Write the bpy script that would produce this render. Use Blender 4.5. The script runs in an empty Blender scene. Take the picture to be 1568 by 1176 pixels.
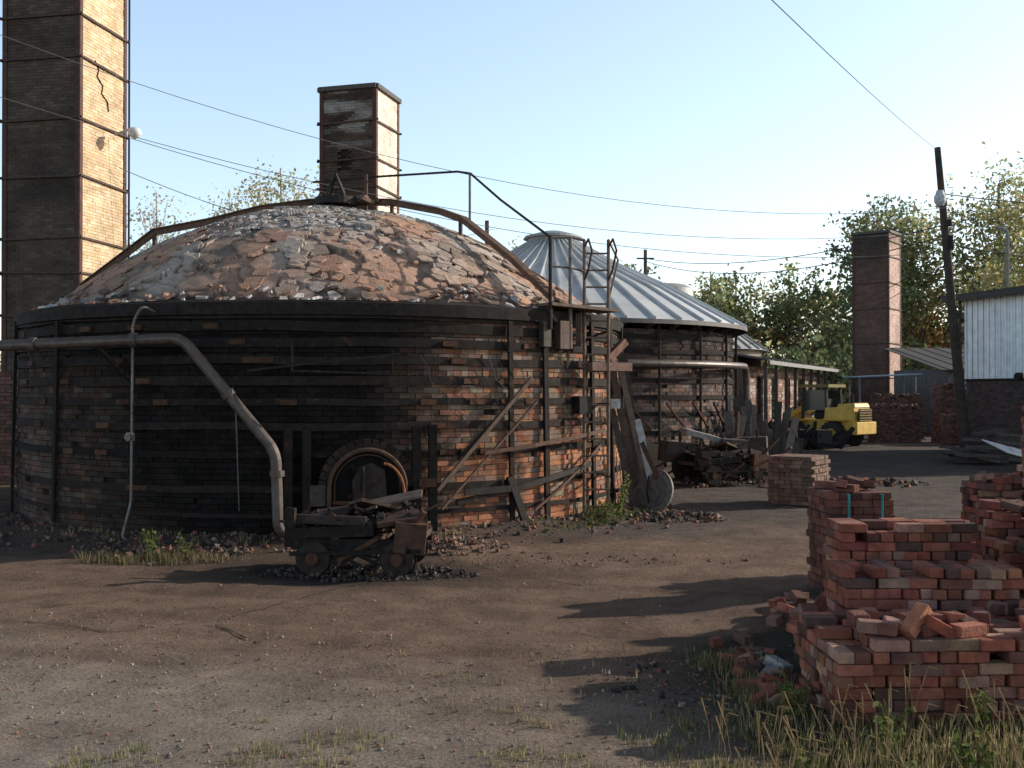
import bpy, math, random
import numpy as np
from mathutils import Vector, Matrix, Euler, noise
random.seed(7); R=random.random
def U(a,b): return a+(b-a)*R()
scene=bpy.context.scene
# ------------------------------------------------------------------ helpers
class MB:
    def __init__(s): s.v=[];s.f=[];s.c=[];s.m=[]
    def add(s,vs,fs,col,mi=0):
        o=len(s.v); s.v.extend([tuple(p) for p in vs])
        for f in fs:
            s.f.append(tuple(i+o for i in f)); s.c.append(col); s.m.append(mi)
    def frame(s,c,ax,ay,az,col,mi=0,taper=1.0):
        c=Vector(c); vs=[]
        for k in (-1,1):
            t=taper if k>0 else 1
            for (i,j) in ((-1,-1),(1,-1),(1,1),(-1,1)):
                vs.append(c+ax*i*t+ay*j*t+az*k)
        s.add(vs,[(3,2,1,0),(4,5,6,7),(0,1,5,4),(1,2,6,5),(2,3,7,6),(3,0,4,7)],col,mi)
    def box(s,c,size,rot=(0,0,0),col=(.5,.5,.5),mi=0,taper=1.0):
        m=Euler(rot).to_matrix()
        s.frame(c,m@Vector((size[0]/2,0,0)),m@Vector((0,size[1]/2,0)),m@Vector((0,0,size[2]/2)),col,mi,taper)
    def beam(s,p,q,w,h,col,mi=0,up=(0,0,1)):
        p=Vector(p);q=Vector(q);d=q-p;L=d.length
        if L<1e-5:return
        d/=L;u=Vector(up).normalized()
        if abs(d.dot(u))>.97:u=Vector((0.3,1,0)).normalized()
        x=d.cross(u).normalized();y=x.cross(d).normalized()
        s.frame((p+q)/2,x*w/2,y*h/2,d*L/2,col,mi)
    def tube(s,pts,r,col,n=8,mi=0,cap=True):
        pts=[Vector(p) for p in pts];N=len(pts)
        rs=r if isinstance(r,(list,tuple)) else [r]*N
        vs=[];u=None
        for i,p in enumerate(pts):
            d=(pts[min(i+1,N-1)]-pts[max(i-1,0)]).normalized()
            if u is None:
                u=Vector((0,0,1)) if abs(d.z)<.9 else Vector((1,0,0))
            u=(u-d*u.dot(d)).normalized();w=d.cross(u)
            for k in range(n):
                a=2*math.pi*k/n
                vs.append(p+(u*math.cos(a)+w*math.sin(a))*rs[i])
        fs=[]
        for i in range(N-1):
            for k in range(n):
                a=i*n+k;b=i*n+(k+1)%n
                fs.append((a,b,b+n,a+n))
        if cap: fs.append(tuple(range(n))[::-1]);fs.append(tuple(range((N-1)*n,N*n)))
        s.add(vs,fs,col,mi)
    def disc(s,c,nrm,r,th,col,n=24,mi=0):
        c=Vector(c);nn=Vector(nrm).normalized()
        s.tube([c-nn*th/2,c+nn*th/2],r,col,n,mi)
    def lathe(s,cx,cy,prof,col,n=96,mi=0):
        vs=[];fs=[]
        for (r,z) in prof:
            for k in range(n):
                a=2*math.pi*k/n;vs.append((cx+r*math.cos(a),cy+r*math.sin(a),z))
        for i in range(len(prof)-1):
            for k in range(n):
                a=i*n+k;b=i*n+(k+1)%n;fs.append((a,b,b+n,a+n))
        s.add(vs,fs,col,mi)
    def rock(s,c,r,col,mi=0):
        c=Vector(c);m=Euler((U(0,6),U(0,6),U(0,6))).to_matrix()
        b=[(1,0,0),(-1,0,0),(0,1,0),(0,-1,0),(0,0,1),(0,0,-1)]
        vs=[c+m@(Vector(p)*r*U(.6,1.3)) for p in b]
        s.add(vs,[(0,2,4),(2,1,4),(1,3,4),(3,0,4),(2,0,5),(1,2,5),(3,1,5),(0,3,5)],col,mi)
    def plate(s,c,n,size,th,col,asp=1.0):
        n=Vector(n).normalized();u=n.cross(Vector((R()-.5,R()-.5,R()-.5))).normalized();w=n.cross(u);k=random.choice([4,5,5,6])
        a0=U(0,6);P=[]
        for i in range(k):
            a=a0+2*math.pi*(i+U(-.25,.25))/k;r=size*U(.75,1.2);P.append(Vector(c)+u*math.cos(a)*r*asp+w*math.sin(a)*r)
        vs=[p-n*th for p in P]+[p+n*th+n*U(-.3,.3)*th for p in P]
        s.add(vs,[tuple(range(k,2*k))]+[(i,(i+1)%k,(i+1)%k+k,i+k) for i in range(k)],col)
    def obj(s,name,mats,parent=None,smooth=False,bevel=0):
        me=bpy.data.meshes.new(name)
        me.from_pydata(s.v,[],s.f)
        if not isinstance(mats,(list,tuple)):mats=[mats]
        for m in mats: me.materials.append(m)
        me.polygons.foreach_set('material_index',s.m)
        at=me.color_attributes.new('Col','FLOAT_COLOR','CORNER')
        cnt=np.array([len(f) for f in s.f]);cc=np.array([tuple(c)+(1.0,) for c in s.c],dtype=np.float32)
        at.data.foreach_set('color',np.repeat(cc,cnt,axis=0).ravel())
        if smooth: me.polygons.foreach_set('use_smooth',[True]*len(s.f))
        me.update()
        o=bpy.data.objects.new(name,me);scene.collection.objects.link(o)
        if bevel:
            b=o.modifiers.new('bevel','BEVEL');b.width=bevel;b.segments=1;b.limit_method='ANGLE'
        if parent:
            o.parent=parent;o.matrix_parent_inverse=Matrix.Translation(-parent.location)
        return o
def empty(name,loc=(0,0,0)):
    e=bpy.data.objects.new(name,None);e.location=loc;e.empty_display_size=.3
    scene.collection.objects.link(e);return e
def jit(c,a=.15,b=.04):
    k=1+U(-a,a);return tuple(max(0,x*k*(1+U(-b,b))) for x in c)
def mixc(a,b,t):
    t=max(0,min(1,t));return tuple(x*(1-t)+y*t for x,y in zip(a,b))
def sm(a,b,x):
    t=max(0,min(1,(x-a)/(b-a)));return t*t*(3-2*t)
# ------------------------------------------------------------------ materials
def mat(name,rough=.9,metal=0,ns=5,na=.45,bs=60,bst=.5,bd=.01,tint=None,ts=3,tt=.55,spec=.3,tw=.1):
    m=bpy.data.materials.new(name);m.use_nodes=True;nt=m.node_tree;N=nt.nodes;L=nt.links
    b=N['Principled BSDF'];b.inputs['Roughness'].default_value=rough;b.inputs['Metallic'].default_value=metal
    b.inputs['Specular IOR Level'].default_value=spec
    tc=N.new('ShaderNodeTexCoord');at=N.new('ShaderNodeAttribute');at.attribute_name='Col'
    n1=N.new('ShaderNodeTexNoise');n1.inputs['Scale'].default_value=ns;n1.inputs['Detail'].default_value=8;n1.inputs['Roughness'].default_value=.65
    L.new(tc.outputs['Object'],n1.inputs['Vector'])
    mr=N.new('ShaderNodeMapRange');mr.inputs[1].default_value=.3;mr.inputs[2].default_value=.7
    mr.inputs[3].default_value=1-na;mr.inputs[4].default_value=1+na*.6
    L.new(n1.outputs[0],mr.inputs[0])
    vm=N.new('ShaderNodeVectorMath');vm.operation='SCALE'
    L.new(at.outputs['Color'],vm.inputs[0]);L.new(mr.outputs[0],vm.inputs[3])
    last=vm.outputs[0]
    if tint:
        n3=N.new('ShaderNodeTexNoise');n3.inputs['Scale'].default_value=ts;n3.inputs['Detail'].default_value=10;n3.inputs['Roughness'].default_value=.7
        L.new(tc.outputs['Object'],n3.inputs['Vector'])
        m3=N.new('ShaderNodeMapRange');m3.inputs[1].default_value=tt;m3.inputs[2].default_value=tt+tw
        L.new(n3.outputs[0],m3.inputs[0])
        mx=N.new('ShaderNodeMix');mx.data_type='RGBA';L.new(m3.outputs[0],mx.inputs[0]);L.new(last,mx.inputs[6]);mx.inputs[7].default_value=(*tint,1)
        last=mx.outputs[2]
    L.new(last,b.inputs['Base Color'])
    if bst>0:
        n2=N.new('ShaderNodeTexNoise');n2.inputs['Scale'].default_value=bs;n2.inputs['Detail'].default_value=6
        L.new(tc.outputs['Object'],n2.inputs['Vector'])
        bp=N.new('ShaderNodeBump');bp.inputs['Strength'].default_value=bst;bp.inputs['Distance'].default_value=bd
        L.new(n2.outputs[0],bp.inputs['Height']);L.new(bp.outputs[0],b.inputs['Normal'])
    return m
M_brick=mat('weathered_brick',.92,0,7,.45,45,.7,.012,tint=(.15,.09,.07),ts=3.5,tt=.61,tw=.15)
M_buff=mat('chimney_brick',.95,0,2.5,.3,30,.4,.01,tint=(.14,.095,.07),ts=1.3,tt=.62,tw=.12)
M_kbrick=mat('kiln_brick',.95,0,3,.5,40,.8,.015,tint=(.03,.024,.021),ts=1.6,tt=.56,tw=.14,spec=.15)
M_hoop=mat('sooty_iron',.85,0,9,.5,50,.6,.006,tint=(.075,.038,.025),ts=5,tt=.57,spec=.15)
M_steel=mat('rusty_steel',.7,.15,9,.5,50,.5,.005,tint=(.11,.05,.03),ts=6,tt=.58,spec=.3)
M_pipe=mat('weathered_pipe',.48,.25,10,.5,60,.3,.003,tint=(.09,.05,.035),ts=5,tt=.54,spec=.5)
M_galv=mat('galvanised_sheet',.55,.12,1.2,.18,20,.2,.004,tint=(.36,.33,.30),ts=1.5,tt=.62,spec=.5)
M_dome=mat('fired_clay',.95,0,9,.3,35,.8,.02,spec=.15)
M_earth=mat('packed_earth',.97,0,1.6,.3,70,.7,.012,tint=(.085,.065,.053),ts=.9,tt=.60,tw=.2,spec=.15)
M_stone=mat('loose_stone',.95,0,20,.3,80,.4,.005)
M_wood=mat('weathered_wood',.85,0,12,.45,60,.5,.005)
M_paint=mat('worn_paint',.6,0,2.5,.2,30,.25,.004,tint=(.25,.17,.12),ts=2.6,tt=.69,spec=.4)
M_yellow=mat('loader_paint',.5,0,4,.25,30,.15,.003,tint=(.12,.08,.04),ts=5,tt=.64,spec=.5)
M_rub=mat('dark_rubber',.8,0,8,.3,40,.3,.004)
M_glass=mat('dark_glass',.15,0,3,.1,10,0,0,spec=.6)
M_bark=mat('bark',.95,0,4,.4,20,.6,.02)
def leafmat():
    m=bpy.data.materials.new('leaves');m.use_nodes=True;nt=m.node_tree;N=nt.nodes;L=nt.links
    for n in list(N):N.remove(n)
    o=N.new('ShaderNodeOutputMaterial');a=N.new('ShaderNodeAttribute');a.attribute_name='Col'
    d=N.new('ShaderNodeBsdfDiffuse');t=N.new('ShaderNodeBsdfTranslucent');x=N.new('ShaderNodeMixShader');x.inputs[0].default_value=.45
    L.new(a.outputs['Color'],d.inputs[0]);L.new(a.outputs['Color'],t.inputs[0]);L.new(d.outputs[0],x.inputs[1]);L.new(t.outputs[0],x.inputs[2]);L.new(x.outputs[0],o.inputs[0])
    return m
M_leaf=leafmat()
BLK=(.012,.010,.009);RUST=(.09,.045,.029);DRK=(.024,.019,.017);GAL=(.62,.64,.65)
# ------------------------------------------------------------------ ground
def axis(a,b,step,lo,hi):
    L=list(np.arange(a,b,step));x=b;d=step
    while x<hi:L.append(x);d*=1.25;x+=d
    L.append(hi);x=a-step;d=step;P=[]
    while x>lo:P.append(x);d*=1.25;x-=d
    P.append(lo);return P[::-1]+L
KC=(-3.54,20.7);KR=5.7
K2=(1.3,33.0);K2R=5.55
def rut(x,y):
    # wheel ruts running along the yard track
    c=y-(10.6-.30*x+.5*math.sin(x*.35));s=0
    for o in (-2.6,-1.7,-.95,.3,1.15,1.9):s+=math.exp(-((c-o-.1*math.sin(x*.8+o))/.13)**2)
    return s
def gz(x,y):
    if y>70 or abs(x)>60:return 0
    v=Vector((x,y,0))
    z=.035*noise.noise(v*.35)+.02*noise.noise(v*1.3)+.014*noise.noise(v*3.7)+.006*noise.noise(v*8)-.018*rut(x,y)
    d=math.hypot(x-KC[0],y-KC[1])
    if d>KR-.5: z+=.16*math.exp(-((d-KR)/.55)**2)*(1+.6*noise.noise(v*1.1))
    d=math.hypot(x-K2[0],y-K2[1])
    if d>KR-.5: z+=.2*math.exp(-((d-K2R)/.8)**2)
    if x>1.6 and y<12: z+=.06*sm(1.6,2.6,x)
    z+=.13*math.exp(-((x+.9)/.9)**2-((y-14.6)/.6)**2)
    return z
def gcol(x,y):
    v=Vector((x,y,0));n=noise.noise(v*.45)
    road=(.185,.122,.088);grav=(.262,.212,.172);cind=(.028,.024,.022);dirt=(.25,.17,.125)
    edge=8.0-.30*x+.9*n
    c=mixc(grav,road,sm(edge-1.5,edge+.9,y))
    c=mixc(c,(.12,.078,.058),.55*min(1,rut(x,y))*sm(-.4,.3,noise.noise(v*.7+Vector((8,1,1)))))
    c=mixc(c,dirt,.35*sm(0,.5,noise.noise(v*.8+Vector((3,3,3)))))
    c=mixc(c,(.31,.275,.245),sm(-1.8,-2.8,x+.5*n)*sm(7.0,6.0,y+.6*n)*.8)
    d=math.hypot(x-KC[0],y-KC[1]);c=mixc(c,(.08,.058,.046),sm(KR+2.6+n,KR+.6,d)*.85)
    c=mixc(c,cind,min(1,1.4*math.exp(-((x+1.9)/1.7)**2-((y-12.8)/.9)**2)))
    c=mixc(c,(.3,.2,.15),math.exp(-((x+.6)/.6)**2-((y-14.4)/.5)**2)*.8)
    c=mixc(c,(.10,.085,.076),sm(14.0,19,y+2*n)*.85*sm(-3,2,x))
    if x>.8 and y<9.5: c=mixc(c,(.085,.068,.048),sm(.9,1.9,x+.4*n))
    if y>75 or abs(x)>45:c=(.10,.11,.06)
    k=1+.25*noise.noise(v*2.3)+.18*noise.noise(v*6);return tuple(q*k for q in c)
xs=axis(-10,10,.11,-700,700);ys=axis(4,26,.11,-300,900)
nx=len(xs);gv=[(x,y,gz(x,y)) for y in ys for x in xs]
gf=[(j*nx+i,j*nx+i+1,(j+1)*nx+i+1,(j+1)*nx+i) for j in range(len(ys)-1) for i in range(nx-1)]
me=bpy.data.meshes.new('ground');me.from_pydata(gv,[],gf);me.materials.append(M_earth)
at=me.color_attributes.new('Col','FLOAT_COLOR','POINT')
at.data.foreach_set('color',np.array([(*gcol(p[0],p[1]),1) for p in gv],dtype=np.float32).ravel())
me.polygons.foreach_set('use_smooth',[True]*len(gf))
g=bpy.data.objects.new('ground',me);scene.collection.objects.link(g)
nt=M_earth.node_tree;N=nt.nodes;L=nt.links
n0=N.new('ShaderNodeTexNoise');n0.inputs['Scale'].default_value=9;n0.inputs['Detail'].default_value=10;n0.inputs['Roughness'].default_value=.75
tc=[n for n in N if n.type=='TEX_COORD'][0]
L.new(tc.outputs['Object'],n0.inputs['Vector'])
bp=[n for n in N if n.type=='BUMP'][0];L.new(n0.outputs[0],bp.inputs['Height']);bp.inputs['Strength'].default_value=1;bp.inputs['Distance'].default_value=.06
b=N['Principled BSDF'];src=b.inputs['Base Color'].links[0].from_socket
n5=N.new('ShaderNodeTexNoise');n5.inputs['Scale'].default_value=48;n5.inputs['Detail'].default_value=6;n5.inputs['Roughness'].default_value=.7;L.new(tc.outputs['Object'],n5.inputs['Vector'])
mr=N.new('ShaderNodeMapRange');mr.inputs[1].default_value=.32;mr.inputs[2].default_value=.68;mr.inputs[3].default_value=.5;mr.inputs[4].default_value=1.5;L.new(n5.outputs[0],mr.inputs[0])
vm=N.new('ShaderNodeVectorMath');vm.operation='SCALE';L.new(src,vm.inputs[0]);L.new(mr.outputs[0],vm.inputs[3]);L.new(vm.outputs[0],b.inputs['Base Color'])
mb=MB()
def crack(pts,w):
    pv=[]
    for i in range(len(pts)-1):
        a=Vector(pts[i]);c=Vector(pts[i+1]);k=max(2,int((c-a).length/.1))
        for j in range(k):
            p=a.lerp(c,j/k);pv.append(Vector((p.x+U(-.03,.03),p.y+U(-.03,.03))))
    for i in range(len(pv)-1):
        a,c=pv[i],pv[i+1];d=(c-a);nn=Vector((-d.y,d.x)).normalized()*w*U(.3,1)
        q=[(a.x-nn.x,a.y-nn.y),(c.x-nn.x,c.y-nn.y),(c.x+nn.x,c.y+nn.y),(a.x+nn.x,a.y+nn.y)]
        mb.add([(x,y,gz(x,y)+.009) for x,y in q],[(0,1,2,3)],(.06,.045,.038))
crack([(-2.75,9.75),(-2.35,9.35),(-2.1,9.1)],.014)
crack([(-5.2,10.2),(-3.6,9.6),(-2.9,9.9),(-1.5,12.5)],.01)
crack([(.3,12.2),(1.4,11.8),(3,10.5)],.01);crack([(-6,10.2),(-5.2,10.5),(-4.2,11)],.008);crack([(-.5,13.4),(.1,12.5),(.9,11.9)],.01)
mb.obj('ground_cracks',M_earth)
mb=MB()
for i in range(13000):
    y=4.9+R()**1.6*13;x=U(-.52,.5)*y
    edge=8.6-.30*x
    if y>edge+.6 and R()<.8:continue
    if y>14 and R()<.4:continue
    if x<-2.4 and y<6.6 and R()<.8:continue
    if math.hypot(x-KC[0],y-KC[1])<KR:continue
    r=.004+.014*R()**4
    c=random.choice([(.26,.215,.18),(.22,.16,.13),(.15,.12,.105),(.32,.28,.24),(.25,.12,.085)])
    mb.rock((x,y,gz(x,y)+r*.3),r,jit(c))
mb.obj('gravel',M_stone)
def rubble(cx,cy,rx,ry,h,n,cols,smin=.02,smax=.08):
    for i in range(n):
        a=U(0,6.28);q=R()**.6;x=cx+rx*q*math.cos(a);y=cy+ry*q*math.sin(a)
        r=smin+(smax-smin)*R()**3
        mb.rock((x,y,gz(x,y)+h*(1-q*q)+r*.2),r,jit(random.choice(cols),.3))
mb=MB()
CI=[(.03,.026,.024),(.055,.045,.04),(.11,.083,.068),(.2,.09,.06)]
RD=[(.24,.11,.075),(.18,.12,.09),(.26,.18,.14),(.1,.08,.07)]
for i in range(1500):
    az=math.radians(U(-150,-10));d=KR+.05+abs(random.gauss(0,.5))
    x=KC[0]+d*math.cos(az);y=KC[1]+d*math.sin(az);r=.01+.045*R()**3
    mb.rock((x,y,gz(x,y)+r*.3),r,jit(random.choice(RD+CI),.3))
rubble(-1.8,12.75,1.4,.6,.05,1300,CI[:3],.008,.04)
rubble(-.9,14.4,.9,.5,.03,400,RD,.01,.05)
rubble(-4.7,14.2,1.3,.5,.05,350,RD+CI,.01,.06)
rubble(2.6,18.3,1.2,.8,.08,300,CI+RD,.02,.08)
rubble(6,25,4,1.5,.1,500,CI+RD,.03,.12)
rubble(1.3,7.8,.6,.9,.0,260,RD+CI,.01,.04)
rubble(.6,13.6,2.5,.6,.0,300,CI+RD,.006,.03)
mb.obj('rubble',M_stone)
# ------------------------------------------------------------------ brick ring / wall
def brick(mb,c,t,n,l,h,d,col):
    z=Vector((0,0,1));mb.frame(c,t*l/2,n*d/2,z*h/2,col)
def bulge(a,z):return .05*noise.noise(Vector((math.cos(a)*2.6,math.sin(a)*2.6,z*.55)))
def ring(mb,C,RR,z0,z1,bl,bh,cf,batter=0):
    nz=int((z1-z0)/bh);nc=int(2*math.pi*RR/bl)
    for j in range(nz):
        z=z0+(j+.5)*bh;r0=RR-batter*(z-z0)
        hd=(j%5==4)
        k=nc*2 if hd else nc
        for i in range(k):
            a=2*math.pi*(i+.5*(j%2))/k;al=2*math.pi*r0/k
            if R()<.010:continue
            n=Vector((math.cos(a),math.sin(a),0));t=Vector((-n.y,n.x,0))
            r=r0-.06+random.gauss(0,.0055)+bulge(a,z)
            c=Vector((C[0],C[1],z+.012*noise.noise(Vector((a*5,z,2)))))+n*r
            brick(mb,c,t,n,al-.008,bh-.008,.12,cf(math.degrees(a),z))
def norm(a):
    return (a+180)%360-180
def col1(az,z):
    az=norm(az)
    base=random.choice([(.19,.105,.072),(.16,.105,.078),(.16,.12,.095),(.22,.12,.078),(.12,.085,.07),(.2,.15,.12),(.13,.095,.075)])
    lit=sm(-72,-56,az)  # sunlight painted in: lighter bricks on the sun-facing side
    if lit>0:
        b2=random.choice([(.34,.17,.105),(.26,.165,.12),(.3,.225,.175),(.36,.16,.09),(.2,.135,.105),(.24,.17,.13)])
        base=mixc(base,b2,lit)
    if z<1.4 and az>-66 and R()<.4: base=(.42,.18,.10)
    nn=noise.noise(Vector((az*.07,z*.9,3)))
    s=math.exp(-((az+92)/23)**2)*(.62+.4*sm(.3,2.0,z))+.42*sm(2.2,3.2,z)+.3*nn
    s+=.45*sm(-62,-80,az)  # shade painted into bricks turned away from the sun, over the soot
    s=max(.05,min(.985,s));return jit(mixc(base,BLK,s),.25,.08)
kiln=empty('brick_kiln',(KC[0],KC[1],0))
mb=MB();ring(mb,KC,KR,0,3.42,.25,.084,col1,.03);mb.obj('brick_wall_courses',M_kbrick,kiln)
mb=MB();mb.lathe(KC[0],KC[1],[(KR-.07,-.1),(KR-.16,3.45)],(.04,.034,.03));mb.obj('mortar',M_kbrick,kiln)
def K(az,dr,z,C=KC,RR=KR):
    a=math.radians(az);return Vector((C[0]+(RR+dr)*math.cos(a),C[1]+(RR+dr)*math.sin(a),z))
def hoop(mb,C,r,z,h,th,col,n=120,wob=0):
    vs=[];fs=[]
    for k in range(n):
        a=2*math.pi*k/n;w=wob*noise.noise(Vector((math.cos(a)*4,math.sin(a)*4,z*3)))
        bu=bulge(a,z)*1.1 if wob else 0
        zz=z+w
        for (rr,q) in ((r,zz-h/2),(r+th,zz-h/2),(r+th,zz+h/2),(r,zz+h/2)):
            vs.append((C[0]+(rr+bu+abs(w)*.3)*math.cos(a),C[1]+(rr+bu+abs(w)*.3)*math.sin(a),q))
    for k in range(n):
        b=4*k;c=4*((k+1)%n)
        for i in range(4):
            j=(i+1)%4;fs.append((b+i,c+i,c+j,b+j))
    mb.add(vs,fs,col)
mb=MB()
for z,h in ((3.40,.26),(3.15,.14),(2.92,.13),(2.66,.12),(2.36,.13),(2.05,.10),(1.70,.11),(1.30,.10),(.80,.1),(.42,.06)):
    hoop(mb,KC,KR-.03*z+.012,z,h,.032,jit(DRK,.3),wob=.03)
mb.lathe(KC[0],KC[1],[(KR-.1,3.3),(KR-.0,3.32),(KR+.02,3.50),(KR-.45,3.60)],(.03,.025,.023),mi=0)
for az,z0,z1,w in ((-52,.1,3.3,.08),(-44.5,.1,3.3,.10),(-31,.1,3.5,.1),(-22,.1,3.4,.1),(-128,.2,3.3,.08),(-150,.1,3.4,.12),(-12,.1,3.4,.1)):
    mb.beam(K(az,.06,z0),K(az,.0,z1),w,.05,DRK,up=K(az,1,0)-K(az,0,0))
for i in range(60):
    az=U(-150,-10);z=random.choice([3.15,2.92,2.66,2.36,2.05,1.70,1.3,.8]);p=K(az,-.03*z+.055,z)
    a=math.radians(az);t=Vector((-math.sin(a),math.cos(a),0))
    mb.beam(p-t*.12,p+t*.12,.05,.08,jit(RUST,.3))
mb.obj('steel_hoops',M_hoop,kiln)
# dome
RD_=5.38;ZR=3.5;HD=2.28
def dz(r):return ZR+HD*(1-(r/RD_)**1.95)
def dn(x,y):
    r=math.hypot(x,y);s=HD*1.95*(r/RD_)**.95/RD_
    return Vector((x/max(r,.01)*s,y/max(r,.01)*s,1)).normalized()
na,nr=700,160;vs=[];cols=[]
def topm(p,r):return sm(3.6,1.9,r+1.2*noise.noise(p*.7))
def claycol(p,h):
    c=mixc((.42,.265,.195),(.46,.27,.19),h);c=mixc(c,(.43,.36,.31),sm(-.1,.35,noise.noise(p*.8+Vector((2,7,1)))));return mixc(c,(.24,.18,.145),sm(.15,.5,noise.noise(p*1.2+Vector((12,7,1)))))
for j in range(nr+1):
    r=RD_*j/nr
    for k in range(na):
        a=2*math.pi*k/na;x=r*math.cos(a);y=r*math.sin(a);z=dz(r)
        p=Vector((x,y,z));w=Vector((noise.noise(p*1.5),noise.noise(p*1.5+Vector((9,3,1))),0))*.22
        q=p+w;d,pt=noise.voronoi(q*1.8+Vector((0,0,20)))
        h=noise.cell(pt[0]*7.3);e=d[1]-d[0];top=topm(p,r)
        tilt=(q*1.8+Vector((0,0,20))-pt[0]).dot(Vector((h-.5,noise.cell(pt[0]*3.1)-.5,0)))
        crk=sm(.0,.05,e)
        z+=.04*(h-.5)*crk+.08*tilt*crk-.04*(1-crk)+.05*noise.noise(p*.7)+.01*noise.noise(p*5)
        c=mixc(claycol(p,h),(.44,.41,.38),top*.85);c=mixc((.09,.065,.05),c,crk*.85+.15)
        c=mixc(c,(.10,.085,.075),sm(RD_-.5,RD_-.1,r+.3*noise.noise(p*2))*.6)
        vs.append((KC[0]+x,KC[1]+y,z));cols.append((*c,1))
fs=[(j*na+k,j*na+(k+1)%na,(j+1)*na+(k+1)%na,(j+1)*na+k) for j in range(nr) for k in range(na)]
me=bpy.data.meshes.new('clay_dome');me.from_pydata(vs,[],fs);me.materials.append(M_dome)
at=me.color_attributes.new('Col','FLOAT_COLOR','POINT');at.data.foreach_set('color',np.array(cols,dtype=np.float32).ravel())
o=bpy.data.objects.new('clay_dome',me);scene.collection.objects.link(o);o.parent=kiln;o.matrix_parent_inverse=Matrix.Translation(-kiln.location)
mb=MB()
for i in range(5600):
    a=U(0,6.28);r=5.3*math.sqrt(R());x=r*math.cos(a);y=r*math.sin(a);z=dz(r);p=Vector((x,y,z));top=topm(p,r)
    low=sm(0,.28,noise.noise(p*.62+Vector((5,1,0))))
    nn=dn(x,y)
    if R()<top:
        s=U(.025,.07);c=jit(random.choice([(.48,.45,.42),(.4,.37,.35),(.54,.51,.48),(.34,.26,.21)]),.25);tl=.2;th=.010
    else:
        if R()>.10+.7*low:continue
        s=U(.04,.19);c=jit(claycol(p,R()),.18);tl=.065;th=.013
    nn=(nn+Vector((U(-tl,tl),U(-tl,tl),0))).normalized()
    mb.plate((KC[0]+x,KC[1]+y,z+.05*noise.noise(p*.7)+U(-.010,.016)),nn,s,th,c,U(.7,1.5))
for i in range(460):   # ragged broken edge of the clay and scraps on the ledge
    a=U(0,6.28);r=U(5.05,5.6);z=dz(min(r,5.38))+.05
    mb.plate((KC[0]+r*math.cos(a),KC[1]+r*math.sin(a),z),(U(-.5,.5)+math.cos(a)*.4,U(-.5,.5)+math.sin(a)*.4,1),U(.03,.10),.02,jit(random.choice([(.3,.2,.16),(.5,.46,.43),(.14,.11,.1),(.3,.17,.12)]),.25),U(.7,1.6))
mb.obj('clay_slabs',M_dome,kiln)
mb=MB()
A=[(-9.0,20.6,3.55),(-8.44,20.5,4.25),(-6.85,20,5.25),(-5.8,20.0,5.45),(-4.8,20,5.70),(-3.9,20.2,5.86),(-2.3,20.0,5.82),(-1.35,19.6,5.58),(-.9,19.2,5.36),(.0,17.7,4.45),(.62,16.75,3.72)]
for a,b_ in zip(A[:-1],A[1:]):
    mb.beam(a,b_,.05,.11,(.15,.085,.055));
    mb.beam(Vector(a)+Vector((0,0,.065)),Vector(b_)+Vector((0,0,.065)),.13,.02,(.15,.09,.06))
for p in ((-6.85,20,5.2),(-2.3,20.0,5.8),(-.95,19.25,5.4)):
    mb.beam(p,(p[0],p[1],p[2]-.7),.06,.06,RUST)
mb.obj('steel_track',M_steel,kiln)
mb=MB()
mb.tube([(-4.0,21,6.42),(-2.8,20.6,6.44),(-1.04,19.8,6.38),(-.77,19.3,6.24),(-.2,18.2,5.55),(.61,16.6,4.66)],.022,DRK)
mb.tube([(-2.85,20.4,5.6),(-2.85,20.4,6.45)],.03,RUST);mb.tube([(-.78,19.3,5.2),(-.78,19.3,6.25)],.024,(.2,.19,.18))
mb.tube([(.61,16.6,3.2),(.61,16.6,4.68)],.03,DRK)
mb.obj('handrail',M_steel,kiln)
mb=MB();ax,ay,azz=-3.35,19.9,5.72
hoop(mb,(ax,ay),.35,azz+.1,.14,.05,DRK,24)
for s in (-1,1):
    mb.beam((ax-.25*s,ay-.2,azz),(ax,ay-.1,azz+.62),.04,.04,DRK);mb.beam((ax-.25*s,ay+.3,azz),(ax,ay-.1,azz+.62),.04,.04,DRK)
mb.beam((ax-.5,ay,azz+.1),(ax+.8,ay,azz+.14),.1,.08,RUST)
for i in range(10):mb.box((ax+U(-.6,.9),ay+U(-.3,.3),azz+.1+U(0,.1)),(.24,.11,.07),(U(-.3,.3),U(-.3,.3),U(0,3)),jit((.2,.12,.09),.3))
mb.obj('crown_hatch',M_steel,kiln)
# fire door: flat black arch painting the opening's shade, iron frame, sheet leaning inside
mb=MB();az=-75.5;a=math.radians(az);n=Vector((math.cos(a),math.sin(a),0));t=Vector((-n.y,n.x,0));c0=K(az,0,.82)
def D(u,z,o):return c0+t*u+Vector((0,0,z))+n*o
for i in range(17):
    q=math.pi*(i+.5)/17;e=Vector(t*math.cos(q)+Vector((0,0,math.sin(q))));f=n.cross(e)
    mb.frame(D(0,0,.04)+e*.64,e*.055,n*.07,f*.054,jit((.04,.028,.023),.3))
arch=[(-.55,-.75)]+[(-.55*math.cos(q),.0+.55*math.sin(q)) for q in np.linspace(0,math.pi,20)]+[(.55,-.75)]
mb.add([D(u,z,.085) for u,z in arch],[tuple(range(len(arch)))],(.008,.007,.006))
mb.tube([D(u,z,.15) for u,z in arch],.035,(.10,.06,.042),8)
mb.tube([D(u*.86,z*.86,.13) for u,z in arch],.015,(.06,.04,.03),6)
pan=[(-.2,-.6),(-.22,.1),(-.12,.3),(.05,.36),(.25,.25),(.3,-.6)]
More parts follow.
